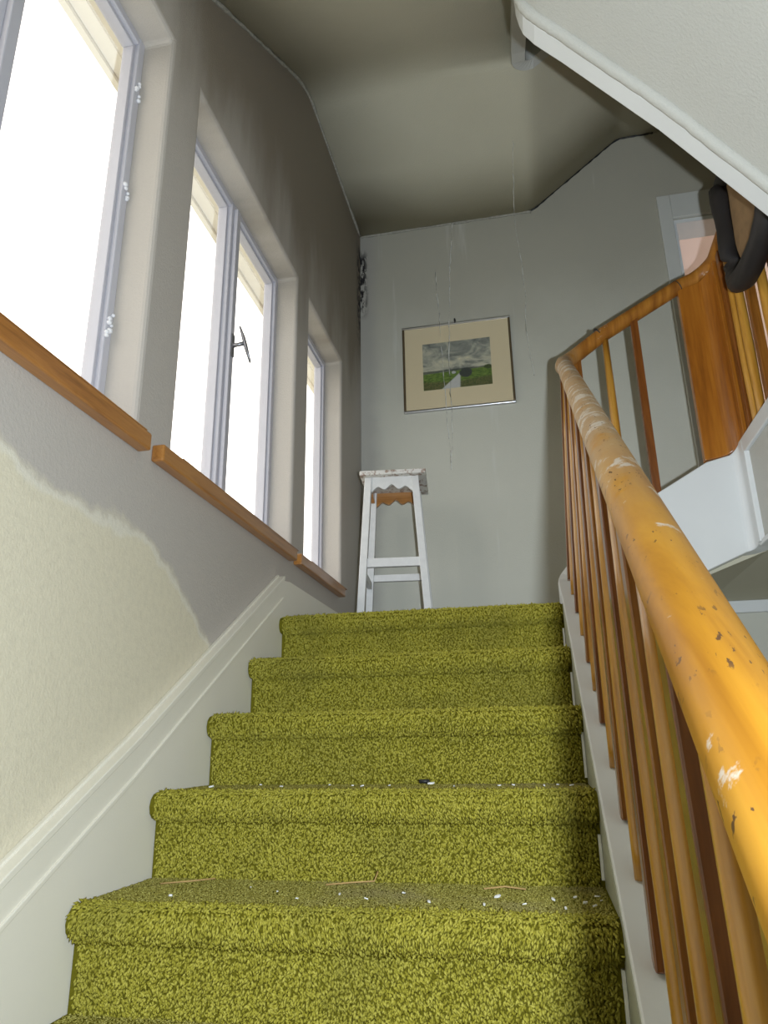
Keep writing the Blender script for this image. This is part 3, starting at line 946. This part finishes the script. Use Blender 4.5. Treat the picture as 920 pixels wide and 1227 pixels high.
# ------------------------------------------------------------------ picture
pc = empty('framed_picture', (-0.317, YB, 1.862))
tag(pc, 'silver framed landscape painting with lane and cloudy sky on the grey wall', 'picture')
px0, px1, pz0, pz1 = -0.642, 0.008, 1.862, 2.434
fy0 = YB - 0.024
adopt(pc, box('backing_board', px0 + 0.004, px1 - 0.004, YB - 0.010, YB - 0.001, pz0 + 0.004, pz1 - 0.004, 'frame_dark'))
for (za, zb3) in ((pz1 - 0.013, pz1), (pz0, pz0 + 0.013)):
    adopt(pc, box('frame_rail', px0, px1, fy0, YB - 0.001, za, zb3, 'silver', None, 0.003))
for (xa, xb) in ((px0, px0 + 0.013), (px1 - 0.013, px1)):
    adopt(pc, box('frame_stile', xa, xb, fy0, YB - 0.001, pz0 + 0.013, pz1 - 0.013, 'frame_dark', None, 0.003))
ax0, ax1, az0, az1 = -0.522, -0.117, 1.997, 2.309
adopt(pc, boxes('mat_board', [(px0 + 0.013, ax0, YB - 0.014, YB - 0.011, pz0 + 0.013, pz1 - 0.013), (ax1, px1 - 0.013, YB - 0.014, YB - 0.011, pz0 + 0.013, pz1 - 0.013),
                              (ax0, ax1, YB - 0.014, YB - 0.011, pz0 + 0.013, az0), (ax0, ax1, YB - 0.014, YB - 0.011, az1, pz1 - 0.013)], 'mat_board'))
sh = mesh('painting', boxv(0, ax1 - ax0, -0.0015, 0, 0, az1 - az0), BOXF, 'painting')
sh.location = (ax0, YB - 0.0105, az0)
adopt(pc, sh)
adopt(pc, box('glass_pane', px0 + 0.013, px1 - 0.013, YB - 0.019, YB - 0.0165, pz0 + 0.013, pz1 - 0.013, 'picture_glass'))
adopt(pc, tube('hanging_nail', [(-0.318, YB - 0.001, 2.452), (-0.318, YB - 0.02, 2.456), (-0.318, YB - 0.021, 2.425)], 0.005, 'black', None, 8))

# ------------------------------------------------------------------ garment on the landing rail
gm = empty('hanging_jacket', (0.80, 2.33, 1.45))
tag(gm, 'dark padded garment with tan lining hanging over the landing rail', 'jacket')
def U(y0, y1, zt0, zt1, zb, x, n=22):
    out = []
    for i in range(n + 1):
        f = i / n
        if f < 0.4:
            g_ = f / 0.4
            out.append((x, y0, zt0 + (zb + 0.10 - zt0) * g_))
        elif f < 0.7:
            a_ = math.pi * (f - 0.4) / 0.3
            out.append((x - 0.012 * math.sin(a_), y0 + (y1 - y0) * (1 - math.cos(a_)) / 2, zb + 0.10 - 0.10 * math.sin(a_)))
        else:
            g_ = (f - 0.7) / 0.3
            out.append((x, y1, zb + 0.10 + (zt1 - zb - 0.10) * g_))
    return out
p1 = U(2.335, 1.93, 1.90, 1.90, 1.445, 0.785)
adopt(gm, tube('padded_edge', p1, [0.038 + 0.003 * math.sin(i * 1.3) for i in range(len(p1))], 'dark_leather', None, 14, (1.0, 1.0)))
p2 = U(2.385, 1.89, 1.905, 1.89, 1.50, 0.812)
adopt(gm, tube('back_fold', p2, [0.026 + 0.004 * math.sin(i * 1.9) for i in range(len(p2))], 'dark_leather', None, 12))
# tan lining: a bellied sheet inside the loop
V, F = [], []
nu, nv = 10, 14
for j in range(nv + 1):
    g_ = j / nv
    z_ = 1.92 - 0.445 * g_
    hw = 0.175 * math.sqrt(max(0.02, 1 - max(0, (g_ - 0.6) / 0.4) ** 2)) + 0.004
    for i in range(nu + 1):
        f = i / nu
        y_ = 2.14 + (1 - 2 * f) * hw
        x_ = 0.800 - 0.026 * math.sin(f * math.pi) + 0.010 * math.sin(f * 9 + g_ * 3)
        V.append((x_, y_, z_))
for j in range(nv):
    for i in range(nu):
        k = j * (nu + 1) + i
        F.append((k, k + 1, k + nu + 2, k + nu + 1))
ln = mesh('lining', V, F, 'tan_leather', None, True)
so = ln.modifiers.new('solid', 'SOLIDIFY')
so.thickness = 0.006
adopt(gm, ln)
adopt(gm, tube('top_roll', [(0.805, 2.40, 1.905), (0.80, 2.33, 1.915), (0.80, 2.10, 1.915), (0.81, 1.89, 1.905)], [0.03, 0.036, 0.036, 0.03], 'dark_leather', None, 12))

# ------------------------------------------------------------------ cobwebs
def cob(pts, r, label):
    V = []
    P_ = [Vector(p) for p in pts]
    out = []
    for i in range(len(P_) - 1):
        for k in range(6):
            q = P_[i].lerp(P_[i + 1], k / 6)
            out.append(q + Vector((rnd.uniform(-.004, .004), 0, 0)))
    out.append(P_[-1])
    o = tube('cobweb_strand', out, r, 'silk', None, 5)
    tag(o, label, 'cobweb', 'cobweb strands hanging by the end wall')
yw = YB - 0.05
cob([(-0.30, yw, 3.13), (-0.315, yw, 2.95), (-0.335, yw, 2.75), (-0.345, yw, 2.45), (-0.36, yw, 2.15), (-0.36, yw, 1.75), (-0.375, yw, 1.47)], 0.0030, 'thin dusty cobweb strand hanging down across the picture')
cob([(-0.42, yw, 2.85), (-0.415, yw, 2.65), (-0.405, yw, 2.4), (-0.40, yw, 2.1), (-0.385, yw, 1.75), (-0.375, yw, 1.47)], 0.0026, 'fainter cobweb strand beside the one crossing the picture')
cob([(0.10, 3.20, 3.15), (0.09, 3.5, 3.14), (0.085, yw, 3.12), (0.11, yw, 2.6), (0.10, yw, 2.3), (0.12, yw, 2.0)], 0.0022, 'long cobweb thread from ceiling between picture and handrail')

# ------------------------------------------------------------------ litter on the lower treads
fm = None
def flake(k, x, fy, s_, lab):
    global fm
    yn, zt = YN + (k - 1) * G, ZN + (k - 1) * R
    if fm is None:
        ang = [0, 50, 115, 170, 230, 300]
        pr_ = [(math.cos(math.radians(a)) * rr, math.sin(math.radians(a)) * rr * 0.7) for a, rr in zip(ang, (1, .8, .95, 1.1, .7, .9))]
        o = prism('paint_flake', pr_, 0, 0.5, 'Z', 'flake')
        fm = o.data
    else:
        o = bpy.data.objects.new('paint_flake', fm)
        COL.objects.link(o)
    o.location = (x, yn + 0.03 + fy * (G - 0.03), zt + 0.005)
    o.scale = (s_, s_, s_)
    o.rotation_euler = (rnd.uniform(-.3, .3), rnd.uniform(-.3, .3), rnd.uniform(0, 6))
    tag(o, lab, 'paint flake', 'white flakes littering the lower treads')
for k, xs in ((1, [(-0.72, .25, .007), (-0.53, .55, .0035), (-0.40, .5, .0035), (-0.34, .35, .004), (-0.28, .6, .005), (-0.22, .3, .0045), (-0.12, .25, .004), (-0.10, .55, .006), (-0.05, .3, .004), (0.0, .5, .005), (0.02, .2, .004), (0.04, .6, .004), (0.055, .4, .0055), (0.07, .3, .005), (0.08, .65, .005), (0.085, .5, .004), (-0.6, .7, .003), (-0.47, .3, .003)]),
              (2, [(-0.80, .5, .006), (-0.70, .8, .006), (-0.62, .5, .004), (-0.45, .6, .0045), (-0.42, .5, .005), (-0.36, .6, .004), (-0.27, .9, .008), (-0.10, .5, .005), (-0.07, .6, .005), (0.0, .5, .004), (0.03, .6, .005), (0.06, .5, .005), (-0.2, .4, .004), (-0.52, .8, .004)])):
    for (x, fy, s_) in xs:
        flake(k, x, fy, s_, 'white paint flake lying on the trodden tread four steps below the landing' if k == 1 else 'white paint flake lying on the trodden tread three steps below the landing')
def straw(k, pts, lab):
    yn, zt = YN + (k - 1) * G, ZN + (k - 1) * R
    o = tube('straw_stalk', [(x, yn + 0.03 + fy * (G - 0.03), zt + 0.008 + dz) for (x, fy, dz) in pts], 0.0016, 'straw', None, 5)
    tag(o, lab, 'straw', 'straw bits on the carpet')
straw(1, [(-0.45, .82, 0), (-0.40, .90, .002), (-0.355, .93, .004), (-0.35, .98, .02)], 'bent straw stalk lying against the carpeted riser')
straw(1, [(-0.13, .80, 0), (-0.09, .84, .003), (-0.05, .82, 0)], 'short straw piece lying flat among white flakes on the tread')
straw(1, [(-0.80, .70, 0), (-0.74, .78, .003), (-0.70, .90, .004)], 'thin straw piece near the cream wall string')
dk = tube('cigarette_stub', [(-0.30, YN + G * 1.93, ZN + R + 0.011), (-0.275, YN + G * 1.93, ZN + R + 0.011)], 0.005, 'black', None, 8)
tag(dk, 'small dark stub on the tread three steps below the landing', 'litter')
